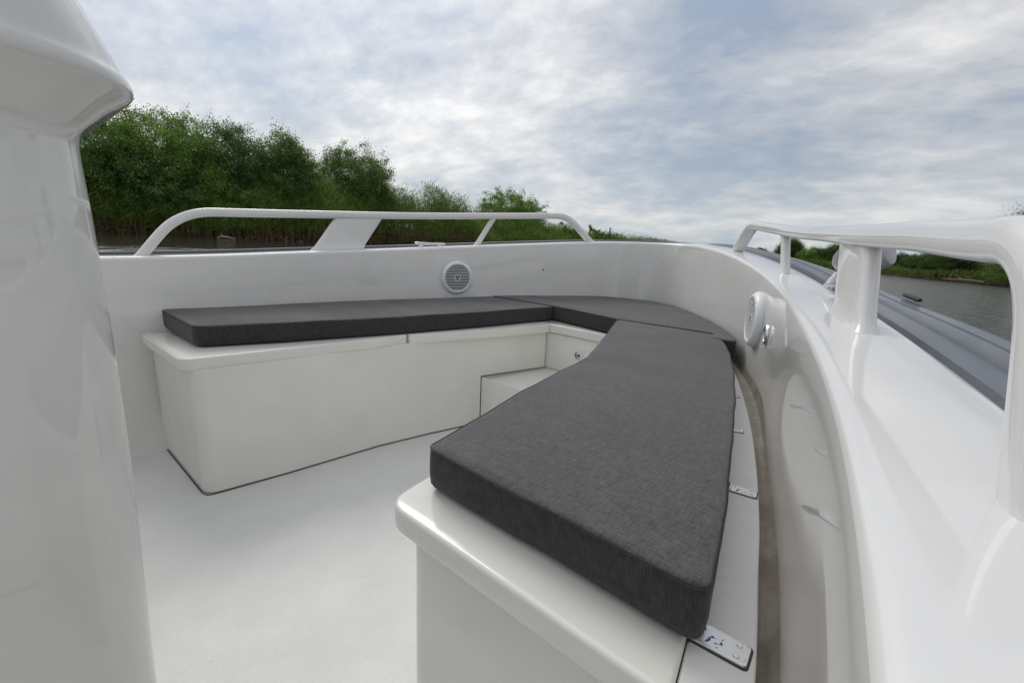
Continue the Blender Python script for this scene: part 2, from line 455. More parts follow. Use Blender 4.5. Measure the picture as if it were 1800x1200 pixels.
# cockpit sole
flo = [(-2.45, -2.6), (.06, -2.6), (.04, -.2), (-.02, .6), (-.3, 1.7), (-.55, 2.1), (-2.05, 2.1), (-2.3, 1.4), (-2.42, .5)]
link('cockpit_sole', [(x, y, FLOOR) for x, y in flo] + [(x, y, FLOOR-.04) for x, y in flo], [tuple(range(9)), tuple(range(17, 8, -1))] + [(i, (i+1) % 9, 9+(i+1) % 9, 9+i) for i in range(9)], M['floor'], boat, smooth=False)

# --- benches: lockers with lids
def inset_gun(y0, y1, off, s):
    """points of the coaming curve between y0 and y1 on one side, moved inwards"""
    pts = [(g.x - n.x*off, g.y - n.y*off) for g, n in zip(gun, NG) if side(g) == s and y0 <= g.y <= y1]
    return pts
LT, LB = -.4585, -.505
def locker(poly, z0, z1, name='bench_locker', rad=None, material='box', bev=.006):
    return from_bm(name, prism_bm(fillet(poly, rad if rad is not None else .03), z0, z1, bev, 2, False), M[material], boat)
# port bench
Pin = [(-1.81, .415), (-1.765, .70), (-1.722, 1.10), (-1.665, 1.36), (-1.60, 1.60), (-1.583, 1.637)]
wl = lambda y0, y1, off: [p for p in inset_gun(y0, y1, off, -1)]
port = wl(.45, 1.637, .11)
def solid(poly, z0, z1):
    n = len(poly); V = [(x, y, z0) for x, y in poly] + [(x, y, z1) for x, y in poly]
    F = [(i, (i+1) % n, n+(i+1) % n, n+i) for i in range(n)]
    for tri in tessellate_polygon([[Vector((x, y, 0)) for x, y in poly]]): F += [tuple(tri), tuple(n+k for k in reversed(tri))]
    return V, F
fil = fillet([(-2.37, .415)] + port + [(-2.19, 1.637)] + list(reversed(Pin)), [0]*(len(port)+2+len(Pin)-1) + [.055])
top_ = fillet([(-2.37, .415)] + port + [(-2.19, 1.637), (-2.02, 2.055), (-1.464, 2.055)] + list(reversed(Pin)), [0]*(len(port)+3) + [.010] + [0]*(len(Pin)-1) + [.055])
lv, lf = merge([solid(fil, FLOOR+.006, -.716), solid(top_, -.716, LB+.004)])
lbm = bmesh.new()
_v = [lbm.verts.new(p) for p in lv]
for f in lf: lbm.faces.new([_v[k] for k in f])
lk = from_bm('bench_locker', lbm, M['box'], boat)
tag(lk, label='port side bench locker, cream white, with two lids')
link('floor_seam', *merge([tube([Vector((x, y, FLOOR+.002)) for x, y in ([(-2.36, .411)] + [(-1.84, .411), (-1.812, .42), (-1.803, .445)] + Pin[1:])], .0024, .0018, 6)]), M['seam'], lk)
def lid(poly, rad, z0=LB, z1=LT, parent=None, material='box', bev=.018):
    return from_bm('locker_lid', prism_bm(fillet(poly, rad, 7), z0, z1, bev, 4, True), M[material], parent)
# first lid, seam, second lid
l1 = [(-2.37, .385)] + wl(.44, 1.245, .10) + [(-2.30, 1.247), (-1.697, 1.247), (-1.712, 1.10), (-1.768, .72), (-1.825, .385)]
lid(l1, [0]*(len(l1)-5) + [0, .01, 0, 0, .06], parent=lk)
l2 = [(-2.30, 1.257)] + wl(1.262, 2.04, .045) + [(-2.08, 2.045), (-1.437, 2.045), (-1.56, 1.62), (-1.625, 1.44), (-1.69, 1.257)]
lid(l2, [0]*(len(l2)-5) + [0, .012, 0, 0, .01], parent=lk)
# bow step and bow locker
st = locker([(-1.5815, 1.6395), (-1.5815, 2.30), (-.93, 2.30), (-.93, 1.6395)], FLOOR+.006, -.722, 'bow_step', .004, 'box', .02)
bl = locker([(-1.60, 2.062), (-1.60, 2.6), (-1.06, 2.6), (-1.06, 2.062)], -.72, -.511, 'bench_locker', .0, 'box', .003)
tag(bl, label='middle bow locker with a round lock in its front')
def bowpoly(off, y0, fx0, fx1):
    pts = [(g.x - n.x*off, g.y - n.y*off) for g, n in zip(gun, NG) if g.y > y0 + .0]
    return [(fx0, y0)] + pts + [(fx1, y0)]
bp_ = bowpoly(.05, 2.049, -1.432, -.98)
from_bm('locker_lid', prism_bm(bp_, -.507, LT, .006, 3, True), M['box'], bl)
# lock in the front of the bow locker
rotY = Matrix.Translation((-1.247, 2.061, -.605)) @ Matrix.Rotation(R_(90), 4, 'X')
link('lock', *lathe([(0.001, 0), (.024, 0), (.024, .005), (.019, .008), (.017, .004), (.001, .004)], 28, rotY), M['chrome'], bl)
link('keyhole', *box((-1.247, 2.0575, -.607), (.018, .008, .008)), M['black'], bl, smooth=False)
# starboard bench
Sout = [(-.115, .43), (-.14, .60), (-.20, .86), (-.26, 1.10), (-.33, 1.37), (-.43, 1.71), (-.52, 1.95)]
Sin = [(-.585, .43), (-.66, .86), (-.70, 1.27), (-.80, 1.52), (-.93, 1.80), (-1.02, 2.04)]
rk = locker(Sin[::-1] + Sout + [(-.55, 2.04)], FLOOR+.006, LB+.002, rad=[0]*5 + [.05] + [0]*8)
tag(rk, label='starboard side bench locker, nearest to the viewer')
l3 = [(-1.03, 2.045), (-.94, 1.80), (-.81, 1.52), (-.715, 1.27), (-.675, .86), (-.61, .40), (-.098, .40), (-.118, .52), (-.15, .70), (-.195, .90), (-.25, 1.12), (-.31, 1.37), (-.42, 1.71), (-.51, 1.95), (-.57, 2.045)]
lid(l3, [0, 0, 0, 0, 0, .055, .012] + [0]*8, parent=rk, bev=.019)
# shelf outboard of the starboard bench, and the drain gutter below it
Ssh = [(-.030, .40), (-.036, .492), (-.074, .685), (-.108, .851), (-.169, 1.101), (-.245, 1.369), (-.358, 1.714), (-.45, 1.952), (-.56, 2.14)]
Ssh = [(p.x, p.y) for p in spline([(x, y, 0) for x, y in Ssh], 6)]
Sli = [(-.0965, .40), (-.117, .52), (-.149, .70), (-.194, .90), (-.249, 1.12), (-.309, 1.37), (-.419, 1.71), (-.509, 1.95), (-.60, 2.14)]
sh = from_bm('hinge_shelf', prism_bm(list(reversed(Sli)) + Ssh, -.9, -.466, .005, 3, False), M['shelf'], boat)
gv, gf = [], []
for i, (x, y) in enumerate(Ssh):
    wx = interp_deck(y, 1, .0).x + .004
    gv += [(x-.002, y, -.488), (x+.004, y, -.494), ((x+wx)/2, y, -.497), (wx-.008, y, -.492), (wx-.002, y, -.478), (wx-.0008, y, -.464)]
gf = [(6*i+j, 6*i+j+1, 6*i+j+7, 6*i+j+6) for i in range(len(Ssh)-1) for j in range(5)]
link('drain_gutter', gv, gf, M['gutter'], boat)
# dirty gasket along the shelf edge
# hinges
def hinge(c, ang, sc=1.):
    rot = Matrix.Rotation(ang, 4, 'Z'); T = Matrix.Translation(c) @ rot @ Matrix.Scale(sc, 4)
    poly = fillet([(-.075, -.019), (.034, -.017), (.034, .017), (-.075, .019)], .006, 4)
    bm = prism_bm(poly, -.002, .0045, .0012, 2); 
    bmesh.ops.transform(bm, matrix=T, verts=bm.verts)
    h = from_bm('hinge', bm, M['pitted'], rk)
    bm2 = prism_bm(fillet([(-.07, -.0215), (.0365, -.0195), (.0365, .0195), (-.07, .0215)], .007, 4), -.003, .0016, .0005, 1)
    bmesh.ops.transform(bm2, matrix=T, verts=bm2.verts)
    from_bm('hinge_shadow_edge', bm2, M['dark'], h)  # dark rim added under the plate, standing in for its shadow edge
    for dx, dy in ((.022, .009), (.022, -.009)):
        link('screw', *lathe([(.0005, .0045), (.0035, .0048), (.003, .0058), (.0005, .0062)], 12, T @ Matrix.Translation((dx, dy, 0))), M['chrome'], h)
    link('knuckle', *tube([T @ Vector((-.026, -.018, .004)), T @ Vector((-.026, .018, .004))], .0045*sc, .0045*sc, 12), M['chrome'], h)
    return h
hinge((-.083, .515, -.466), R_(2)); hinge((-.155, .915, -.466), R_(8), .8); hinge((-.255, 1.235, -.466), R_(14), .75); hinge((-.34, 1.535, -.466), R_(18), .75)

# --- grab rails
def gat(y, s, off):
    """point on the deck at fore-aft position y, off outboard of the coaming"""
    k = [i for i in range(len(gun)) if (gun[i].x > -1.27) == (s > 0) and gun[i].y < 3.0]
    pts = [(gun[i] + NGs[i]*off) for i in k]
    return min(pts, key=lambda p: abs(p.y - y)).copy()
def rail(s, ya, yat, ypl, ypo, yft, yf, H, label, roff=0.):
    D = lambda y, h: interp_deck(y, s, .078 + (.028*(lambda t: t*t*(3-2*t))(max(0., min(1., (1.5-y)/1.1))) if s > 0 else 0)) + Vector((0, 0, h))
    def top(y): return D(y, H(y))
    P0, P5 = D(ya, 0), D(yf, 0)
    pts = []
    # aft leg rising with lean, bend, long top, bend, fore leg
    A = D(ya, -.012); B = top(yat); C_ = top(yft); E = D(yf, -.008)
    core = [A] + [A.lerp(B, t) for t in ()] + [B]
    tops = [top(yat + (yft-yat)*k/24) for k in range(25)]
    path = []
    def corner(p, c, q, r):
        a = c + (p-c).normalized()*r; e = c + (q-c).normalized()*r
        return [a*(1-t)**2 + c*2*t*(1-t) + e*t*t for t in [k/10 for k in range(11)]]
    r1, r2 = roff[0], roff[1]
    path = [A, A.lerp(B, .12)] + corner(A, B, top(yat + .25), r1)
    path += [t for t in tops if t.y > yat + r1*1.02 and t.y < yft - r2*1.02] + corner(top(yft-.2), C_, E, r2) + [E.lerp(C_, .12), E]
    path = [path[0]] + [q for p, q in zip(path, path[1:]) if (q-p).length > 1e-4]
    path = smooth(resample(path, .010), 3)
    n = len(path)
    rad = [1.]*n; rad[0] = 1.12; rad[-1] = 1.12
    V, F = tube(path, .027, .0205, 20, up=Vector((0, 0, 1)), radii=rad, power=3.2)
    rl = link('grab_rail', V, F, M['rail'], boat); tag(rl, label=label)
    # slanted plate
    b0, b1, t0, t1 = ypl
    pl = [(b0, .003), (b1, .003), (t1, None), (t0, None)]
    Vp, Fp = [], []
    q = []
    for y, h in pl: q.append(D(y, h) if h is not None else top(y) + Vector((0, 0, .004)))
    # subdivide along both ways, thick rounded section
    ns, nu = 10, 12
    sec = []
    for a in range(ns+1):
        t = a/ns
        lo_, hi_ = q[0].lerp(q[3], t), q[1].lerp(q[2], t)
        if t < .12: g = (1-t/.12)**2*.01
        else: g = 0
        along = (hi_-lo_).normalized(); nr = Vector((along.y, -along.x, 0)).normalized()
        th = .0165
        ring = []
        W = (hi_-lo_).length/2 + g; mid_ = (lo_+hi_)/2
        for j in range(28):
            an = 2*math.pi*j/28; ca, sa = math.cos(an), math.sin(an)
            xx = math.copysign(abs(ca)**.22, ca)*W if abs(ca) > .0 else 0
            yy = math.copysign(abs(sa)**.9, sa)*(th+g*.6)
            if abs(xx) > W - th: pass
            ring.append(mid_ + along*xx + nr*yy)
        sec.append(ring)
    Vp = [v for r in sec for v in r]
    Fp = [(i*28+j, i*28+(j+1) % 28, (i+1)*28+(j+1) % 28, (i+1)*28+j) for i in range(ns) for j in range(28)]
    Fp += [tuple(range(27, -1, -1)), tuple(range(ns*28, ns*28+28))]
    link('rail_plate', Vp, Fp, M['rail'], rl)
    # tube post at the aft edge of the plate and the slim post further forward
    def post(pb, pt, r, name='stanchion'):
        a = D(pb, -.008); c = top(pt) + Vector((0, 0, -.004))
        pth = [a, a.lerp(c, .03), a.lerp(c, .08), a.lerp(c, .16), a.lerp(c, .5), a.lerp(c, .85), c]
        link(name, *tube(pth, r*.95, r*1.0, 18, up=Vector((0, 1, 0)), radii=[1.16, 1.08, 1.03, 1., .98, 1., 1.08]), M['rail'], rl)
    post(b0+.016, t0+.016, .017)
    post(*ypo, .0175)
    return rl
rail(-1, .44, .60, (1.16, 1.43, 1.30, 1.56), (2.12, 2.235), 2.72, 2.885, lambda y: .195 - .004*y, 'port grab rail along the far left side deck', roff=(.13, .08))
rail(1, .395, .48, (.975, 1.20, 1.06, 1.28), (1.95, 2.04), 2.43, 2.56, lambda y: .180 - .014*y + .009*math.exp(-((y-1.55)/.35)**2) - .006*max(0., min(1., (.8-y)/.2)), 'starboard grab rail beside the viewer', roff=(.07, .05))

# --- speakers
def speaker(c, nrm, label):
    nrm = Vector(nrm).normalized(); q = nrm.to_track_quat('Z', 'Y').to_matrix().to_4x4()
    T = Matrix.Translation(c) @ q
    R0 = .104
    prof = [(.001, 0), (R0, 0), (R0+.001, .010), (R0-.002, .020), (R0-.010, .028), (R0-.018, .0295), (R0-.022, .0265), (R0-.0225, .0165), (.001, .0165)]
    sp = link('speaker', *lathe(prof, 56, T), M['white'], boat); tag(sp, label=label)
    # recessed dark disc with slats standing over it
    link('speaker_cone', *lathe([(.001, .0168), (.0805, .0172), (.0805, .0182), (.001, .0182)], 48, T), M['dark'], sp)
    inv = q.to_3x3().inverted() @ Vector((0, 0, 1)); a = math.atan2(inv.y, inv.x) - math.pi/2
    parts = []
    Rz = Matrix.Rotation(a, 4, 'Z')
    for k in range(-8, 9):
        yy = k*.0097
        w = math.sqrt(max(0, .0815**2 - yy*yy))
        segs = [(-w, w)] if abs(yy) > .017 else [(-w, -.0185), (.0185, w)]
        for x0, x1 in segs:
            if x1-x0 < .004: continue
            v, f = box(((x0+x1)/2, yy, .0245), (x1-x0, .0036, .005))
            parts.append(([T @ Rz @ p for p in v], f))
    link('grille', *merge(parts), M['white'], sp, smooth=False)
    v, f = lathe([(.0165, .0183), (.0205, .0183), (.0205, .0275), (.0165, .0275)], 28, T)
    parts = [(v, f[:-2])]
    link('tweeter_ring', *merge(parts), M['white'], sp)
    for k in range(3):
        an = a + R_(90 + 120*k)
        v, f = box((math.cos(an)*.008, math.sin(an)*.008, .0235), (.0165, .0034, .004), Matrix.Rotation(an, 3, 'Z'))
        link('tweeter_spoke', [T @ p for p in v], f, M['white'], sp, smooth=False)
    return T
def wall_point(y, zz, s):
    k = [i for i in range(len(gun)) if (gun[i].x > -1.27) == (s > 0)]
    i = min(k, key=lambda i: abs(gun[i].y - y))
    dr = .105 if s < 0 else 0.
    H = gun[i].z - FLOOR; sf = (gun[i].z - zz)/H
    p = gun[i] - NG[i]*(dr*sf + .0005); return Vector((p.x, p.y, zz)), -NG[i]
p, n = wall_point(1.935, -.249, -1); speaker(p, (n.x, n.y, .0), 'round white speaker in the port coaming above the cushion')
p, n = wall_point(1.87, -.252, 1); speaker(p, (n.x, n.y, .0), 'round white speaker seen edge-on in the starboard coaming')
# small oval port light beside the starboard speaker
p, n = wall_point(1.69, -.272, 1)
q = n.to_track_quat('Z', 'Y').to_matrix().to_4x4(); T = Matrix.Translation(p) @ q
cl_ = link('courtesy_light', *lathe([(.001, 0), (.036, 0), (.037, .004), (.033, .009), (.027, .0085), (.025, .004), (.001, .004)], 40, T), M['chrome'], boat)
link('light_lens', *lathe([(.001, .0041), (.0245, .0041), (.02, .007), (.001, .008)], 32, T), simple('amber_grey_lens', (.35, .34, .28), .2), cl_)

p, n = wall_point(2.50, -.19, -1)
link('snap_fastener', *lathe([(.0005, 0), (.0055, 0), (.005, .003), (.0005, .004)], 16, Matrix.Translation(p) @ n.to_track_quat('Z', 'Y').to_matrix().to_4x4()), M['dark'], boat)
# --- cleats and deck lamp
def cleat(y, s, off, L, label, tilt=0.):
    c = interp_deck(y, s, off); a = interp_deck(y-.1, s, off); e = interp_deck(y+.1, s, off); t = (e-a).normalized(); t.z = 0; t.normalize()
    nn = Vector((t.y, -t.x, 0))
    base = []
    for k in (-1, 1):
        base.append(tube([c + t*k*L*.30 + Vector((0, 0, -.002)), c + t*k*L*.30 + Vector((0, 0, .018))], .013, .011, 14, radii=[1.4, .9]))
    pts = [c + t*L*q + Vector((0, 0, .017 + .005*abs(q)*2)) for q in (-.5, -.46, -.3, -.1, .1, .3, .46, .5)]
    ob = link('mooring_cleat', *tube(pts, .011, .009, 14, radii=[.45, .8, 1, 1, 1, 1, .8, .45]), M['chrome'], boat); tag(ob, label=label)
    for bs in base: link('cleat_base', *bs, M['chrome'], ob)
    return ob
cleat(1.83, -1, .075, .20, 'port folding steel cleat on the far side deck')
cleat(1.35, 1, .125, .17, 'starboard folding steel cleat near the rail plate')
# rounded grey lamp lying outboard of the starboard rail on a steel foot
c = Vector((-.098, 1.60, -.008))
ax = Vector((.93, -.36, .30)).normalized()
prof = [(-.050, .15), (-.048, .34), (-.042, .54), (-.033, .74), (-.022, .91), (-.01, 1.), (.0, 1.), (.05, 1.), (.066, .97), (.078, .90), (.086, .78), (.0895, .55), (.0905, .2)]
path = [c + ax*h for h, r in prof]
lamp = link('deck_lamp', *tube(path, .044, .044, 28, radii=[r for h, r in prof]), M['lamp'], boat)
tag(lamp, label='rounded grey lamp behind the starboard rail plate')
link('lamp_seam', *tube([c + ax*.022, c + ax*.0245], .0447, .0447, 28), M['dark'], lamp)
link('lamp_foot', *merge([tube([c - Vector((0, 0, .035)) - ax*.03, c - Vector((0, 0, .072)) - ax*.045], .012, .009, 14, up=Vector((0, 1, 0)), radii=[1., 1.7]), tube([c - Vector((.055, -.02, .083)), c - Vector((.05, -.018, .078)), c + Vector((.01, 0, -.078)), c + Vector((.015, 0, -.083))], .016, .008, 14, radii=[.7, 1, 1, .7])]), M['chrome'], lamp)
# small black block on the outer edge of the rubbing strake
c = interp_deck(1.72, 1, DW+.185); c.z -= .003
a = (interp_deck(1.75, 1, .3)-interp_deck(1.5, 1, .3)).normalized()
link('strake_block', *tube([c - a*.06, c - a*.05, c + a*.05, c + a*.06], .008, .006, 12, radii=[.6, 1, 1, .6]), M['black'], boat)

# --- helm console (port of the viewer)
def rrect(cx, cy, hx, hy, r, seg=14):
    P = []
    for sx, sy, a0 in ((1, 1, 0), (-1, 1, 90), (-1, -1, 180), (1, -1, 270)):
        for k in range(seg+1):
            an = R_(a0 + 90*k/seg); P.append((cx + sx*(hx-r) + r*math.cos(an), cy + sy*(hy-r) + r*math.sin(an)))
    return P
CX, CY, HX, HY = -1.27, -.45, .52, .56
def ring_stack(levels):
    V, F = [], []; n = None
    fine = []
    for q in spline([(l[0], l[1], l[3]) for l in levels], 4):
        r = next((l[2] for l in levels if l[0] >= q.x - 1e-6), levels[-1][2]); fine.append((q.x, q.y, r, q.z))
    levels = fine
    for z_, g, r, fy in levels:
        P = rrect(CX, CY + fy, HX + g, HY + g, r + max(g, -.1)); n = len(P)
        V += [(x, y, z_) for x, y in P]
    for i in range(len(levels)-1):
        F += [(i*n+j, i*n+(j+1) % n, (i+1)*n+(j+1) % n, (i+1)*n+j) for j in range(n)]
    F += [tuple(range(n-1, -1, -1)), tuple(range((len(levels)-1)*n, len(levels)*n))]
    return V, F
con = link('helm_console', *ring_stack([(FLOOR, -.017, .135, 0), (-.8, -.015, .136, 0), (-.6, -.009, .136, 0), (-.4, -.003, .137, 0), (-.2, -.001, .137, 0), (0, -.003, .137, 0), (.08, -.005, .137, 0), (.105, -.003, .137, 0), (.118, .002, .137, .001), (.132, .013, .137, .004), (.146, .024, .137, .008), (.156, .034, .137, .012), (.164, .0425, .137, .014), (.172, .045, .137, .015), (.181, .043, .137, .015), (.192, .036, .137, .015), (.22, .027, .137, .012), (.28, .008, .137, .004), (.34, -.012, .135, -.005), (.37, -.04, .13, -.012), (.385, -.09, .12, -.02), (.39, -.15, .1, -.03)]), M['gel'], boat, autosmooth=60)
tag(con, label='white helm console rising at the left edge of the view')

# ------------------------------------------------------------------ cushions
ZT, ZB = -.37, -.455
def densify(poly, step=.018, jit=.0006, seed=1):
    rnd = random.Random(seed); out = []
    P = [Vector((x, y)) for x, y in poly]
    ph = [rnd.uniform(0, 6.28) for _ in range(4)]; s = 0
    for i, p in enumerate(P):
        q = P[(i+1) % len(P)]; L = (q-p).length; n = max(1, int(round(L/step)))
        d = (q-p).normalized() if L > 0 else Vector((1, 0)); nr = Vector((d.y, -d.x))
        for k in range(n):
            s += L/n
            w = jit*(math.sin(s*23+ph[0]) + .7*math.sin(s*51+ph[1]) + .5*math.sin(s*9+ph[2]))
            if L < .012: w *= .3
            v = p.lerp(q, k/n) + nr*w; out.append((v.x, v.y))
    return out
def cushion(poly, rad, label, zt=ZT, zb=ZB, seed=1, stitch=True):
    pts = densify(fillet(poly, rad, 6), seed=seed)
    bm = bmesh.new(); n = len(pts)
    V = [Vector((x, y)) for x, y in pts]
    N = []
    for i in range(n):
        t = V[(i+1) % n] - V[i-1]; N.append(Vector((t.y, -t.x)).normalized())
    area = sum(V[i].x*V[(i+1) % n].y - V[(i+1) % n].x*V[i].y for i in range(n))
    if area < 0: N = [-q for q in N]
    rings = []
    rnd = random.Random(seed*7)
    prof = [(-.016, zb-.003), (-.013, zb+.004), (-.004, zb+.005), (.0005, zb+.012), (.0025, (zb+zt)/2 - .01), (.002, zt-.018), (.001, zt-.008), (-.0015, zt-.0035), (-.004, zt-.0018), (-.008, zt-.0008), (-.011, zt-.0002), (-.014, zt+.0002)]
    ph = [rnd.uniform(0, 6.28) for _ in range(3)]
    for k, (o, zz) in enumerate(prof):
        rr = []
        for i in range(n):
            q = V[i] + N[i]*o
            w = .0008*math.sin(i*.21+ph[0]) + .0005*math.sin(i*.47+ph[1])
            m_ = 1. if 1 < k < 10 else .5 if k == 10 else 0.
            rr.append(bm.verts.new((q.x, q.y, zz + w*m_)))
        rings.append(rr)
    for k in range(len(prof)-1):
        for i in range(n):
            f = bm.faces.new((rings[k][i], rings[k][(i+1) % n], rings[k+1][(i+1) % n], rings[k+1][i]))
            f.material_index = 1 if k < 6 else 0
    for ring, mi_ in ((rings[-1], 0), (rings[0], 1)):
        for tri in tessellate_polygon([[Vector((v.co.x, v.co.y, 0)) for v in ring]]):
            try: f = bm.faces.new([ring[k] for k in tri]); f.material_index = mi_
            except ValueError: pass
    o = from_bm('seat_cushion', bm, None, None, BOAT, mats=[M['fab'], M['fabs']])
    tag(o, label, 'cushion', 'dark grey woven seat cushions on the bow benches')
    # stitched welt just under the top edge
    parts = []
    i = 0; L = 0
    path = [Vector((*(V[i] + N[i]*.0012), zt-.0045 + .0008*math.sin(i*.21+ph[0]) + .0005*math.sin(i*.47+ph[1]))) for i in range(n)]
    path.append(path[0])
    if stitch:
        rp = resample(path, .0055)
        pp = [tube(rp, .0012, .0012, 5)]
    else: pp = [tube(path, .0014, .0014, 5)]
    link('stitched_seam', *merge(pp), M['thread'], o, smooth=False)
    return o
Lc = [(-2.432, .473), (-2.36, .75), (-2.325, .95), (-2.275, 1.236), (-2.19, 1.54), (-2.095, 1.84), (-2.013, 2.145), (-1.497, 2.142), (-1.594, 1.653), (-1.71, 1.207), (-1.853, .757), (-1.965, .472)]
cushion(Lc, [.022, 0, 0, 0, 0, 0, .018, .018, 0, 0, 0, .05], 'long narrow dark grey cushion on the far port bench', seed=3, stitch=False)
Bc = [(-2.030, 2.152), (-1.93, 2.33), (-1.80, 2.53), (-1.67, 2.76), (-1.56, 2.88), (-1.39, 2.945), (-1.21, 2.955), (-1.04, 2.86), (-.90, 2.72), (-.78, 2.56), (-.62, 2.33), (-.52, 2.15), (-.447, 1.985), (-.548, 1.972), (-.575, 2.0935), (-1.036, 2.0605), (-1.492, 2.151)]
cushion(Bc, [.018, 0, 0, 0, 0, 0, 0, 0, 0, 0, 0, 0, .022, .016, .0, 0, .016], 'curved dark grey cushion filling the bow between both side cushions', zt=ZT+.004, seed=5, stitch=False)
Rc = [(-.588, .474), (-.63, .682), (-.668, .854), (-.704, 1.064), (-.735, 1.274), (-.83, 1.53), (-1.036, 2.056), (-.800, 2.072), (-.553, 2.090), (-.47, 1.90), (-.413, 1.747), (-.335, 1.501), (-.255, 1.204), (-.171, .849), (-.125, .647), (-.092, .474)]
cushion(Rc, [.028, 0, 0, 0, .0, 0, .018, 0, .02, 0, 0, 0, 0, 0, 0, .02], 'wide dark grey cushion on the starboard bench nearest the viewer', seed=9)

# ------------------------------------------------------------------ river, banks
def bank_sd(x, y):
    """>0 on land"""
    n = .6*math.sin(y*.21) + .35*math.sin(y*.53+1) 
    xl = -28.9 + n - max(0, y-30)*.02
    left = xl - x
    # far bank: line from (75,62) to (-30,162) and beyond
    d = Vector((-.724, .69)); p0 = Vector((12.3, 121.))
    nr = Vector((.69, .724)); right = (Vector((x, y)) - p0).dot(nr) + 1.1*math.sin(x*.13) + .6*math.sin(x*.31)
    return max(left, right)
xs = sorted(set([-1500, -700, -300, -150, -90] + [-60 + i*2 for i in range(0, 12)] + [-36 + i*.6 for i in range(0, 26)] + [-20 + i*5 for i in range(0, 20)] + [90, 130, 200, 400, 800, 1500]))
ys = sorted(set([-600, -200, -80, -40] + [-30 + i*2.5 for i in range(0, 90)] + [200, 230, 280, 400, 700, 1500]))
V, F = [], []
rn = random.Random(4)
for y in ys:
    for x in xs:
        s = bank_sd(x, y)
        h = -1.6 if s < -2 else (-1.6 + (s+2)*.8 if s < 0 else min(.75, .0 + s*.45))
        if s > 0: h += rn.uniform(-.06, .08)
        V.append((x, y, h))
nx = len(xs)
for j in range(len(ys)-1):
    for i in range(nx-1):
        a = j*nx+i; F.append((a, a+1, a+nx+1, a+nx))
tag(link('ground', V, F, M['bank'], origin=(0, 0, 0)), kind='structure')
W = 1600
tag(link('river', [(-W, -W, 0), (W, -W, 0), (W, W, 0), (-W, W, 0)], [(0, 1, 2, 3)], M['water'], smooth=False, origin=(0, 0, 0)), kind='structure')

# ------------------------------------------------------------------ vegetation
def quads(name, C, A, B, tint, material, parent, frame=None, origin=None):
    """many small quads: centre C, half axes A and B"""
    n = len(C); v = np.empty((n, 4, 3))
    v[:, 0] = C - A; v[:, 1] = C + B*1.0; v[:, 2] = C + A; v[:, 3] = C - B
    v = v.reshape(-1, 3)
    if origin is None: origin = (C.min(0)+C.max(0))/2
    origin = np.array(origin, float)
    v = v - origin
    me = bpy.data.meshes.new(name)
    me.vertices.add(4*n); me.vertices.foreach_set('co', v.ravel())
    me.loops.add(4*n); me.loops.foreach_set('vertex_index', np.arange(4*n))
    me.polygons.add(n); me.polygons.foreach_set('loop_start', np.arange(0, 4*n, 4)); me.polygons.foreach_set('loop_total', np.full(n, 4))
    at = me.attributes.new('tint', 'FLOAT', 'POINT'); at.data.foreach_set('value', np.repeat(np.clip(tint, 0, 1), 4))
    me.materials.append(material); me.update(); me.validate()
    o = bpy.data.objects.new(name, me); col.objects.link(o); place(o, origin, parent, frame)
    return o
def unit(v): return v/np.maximum(np.linalg.norm(v, axis=1, keepdims=True), 1e-9)
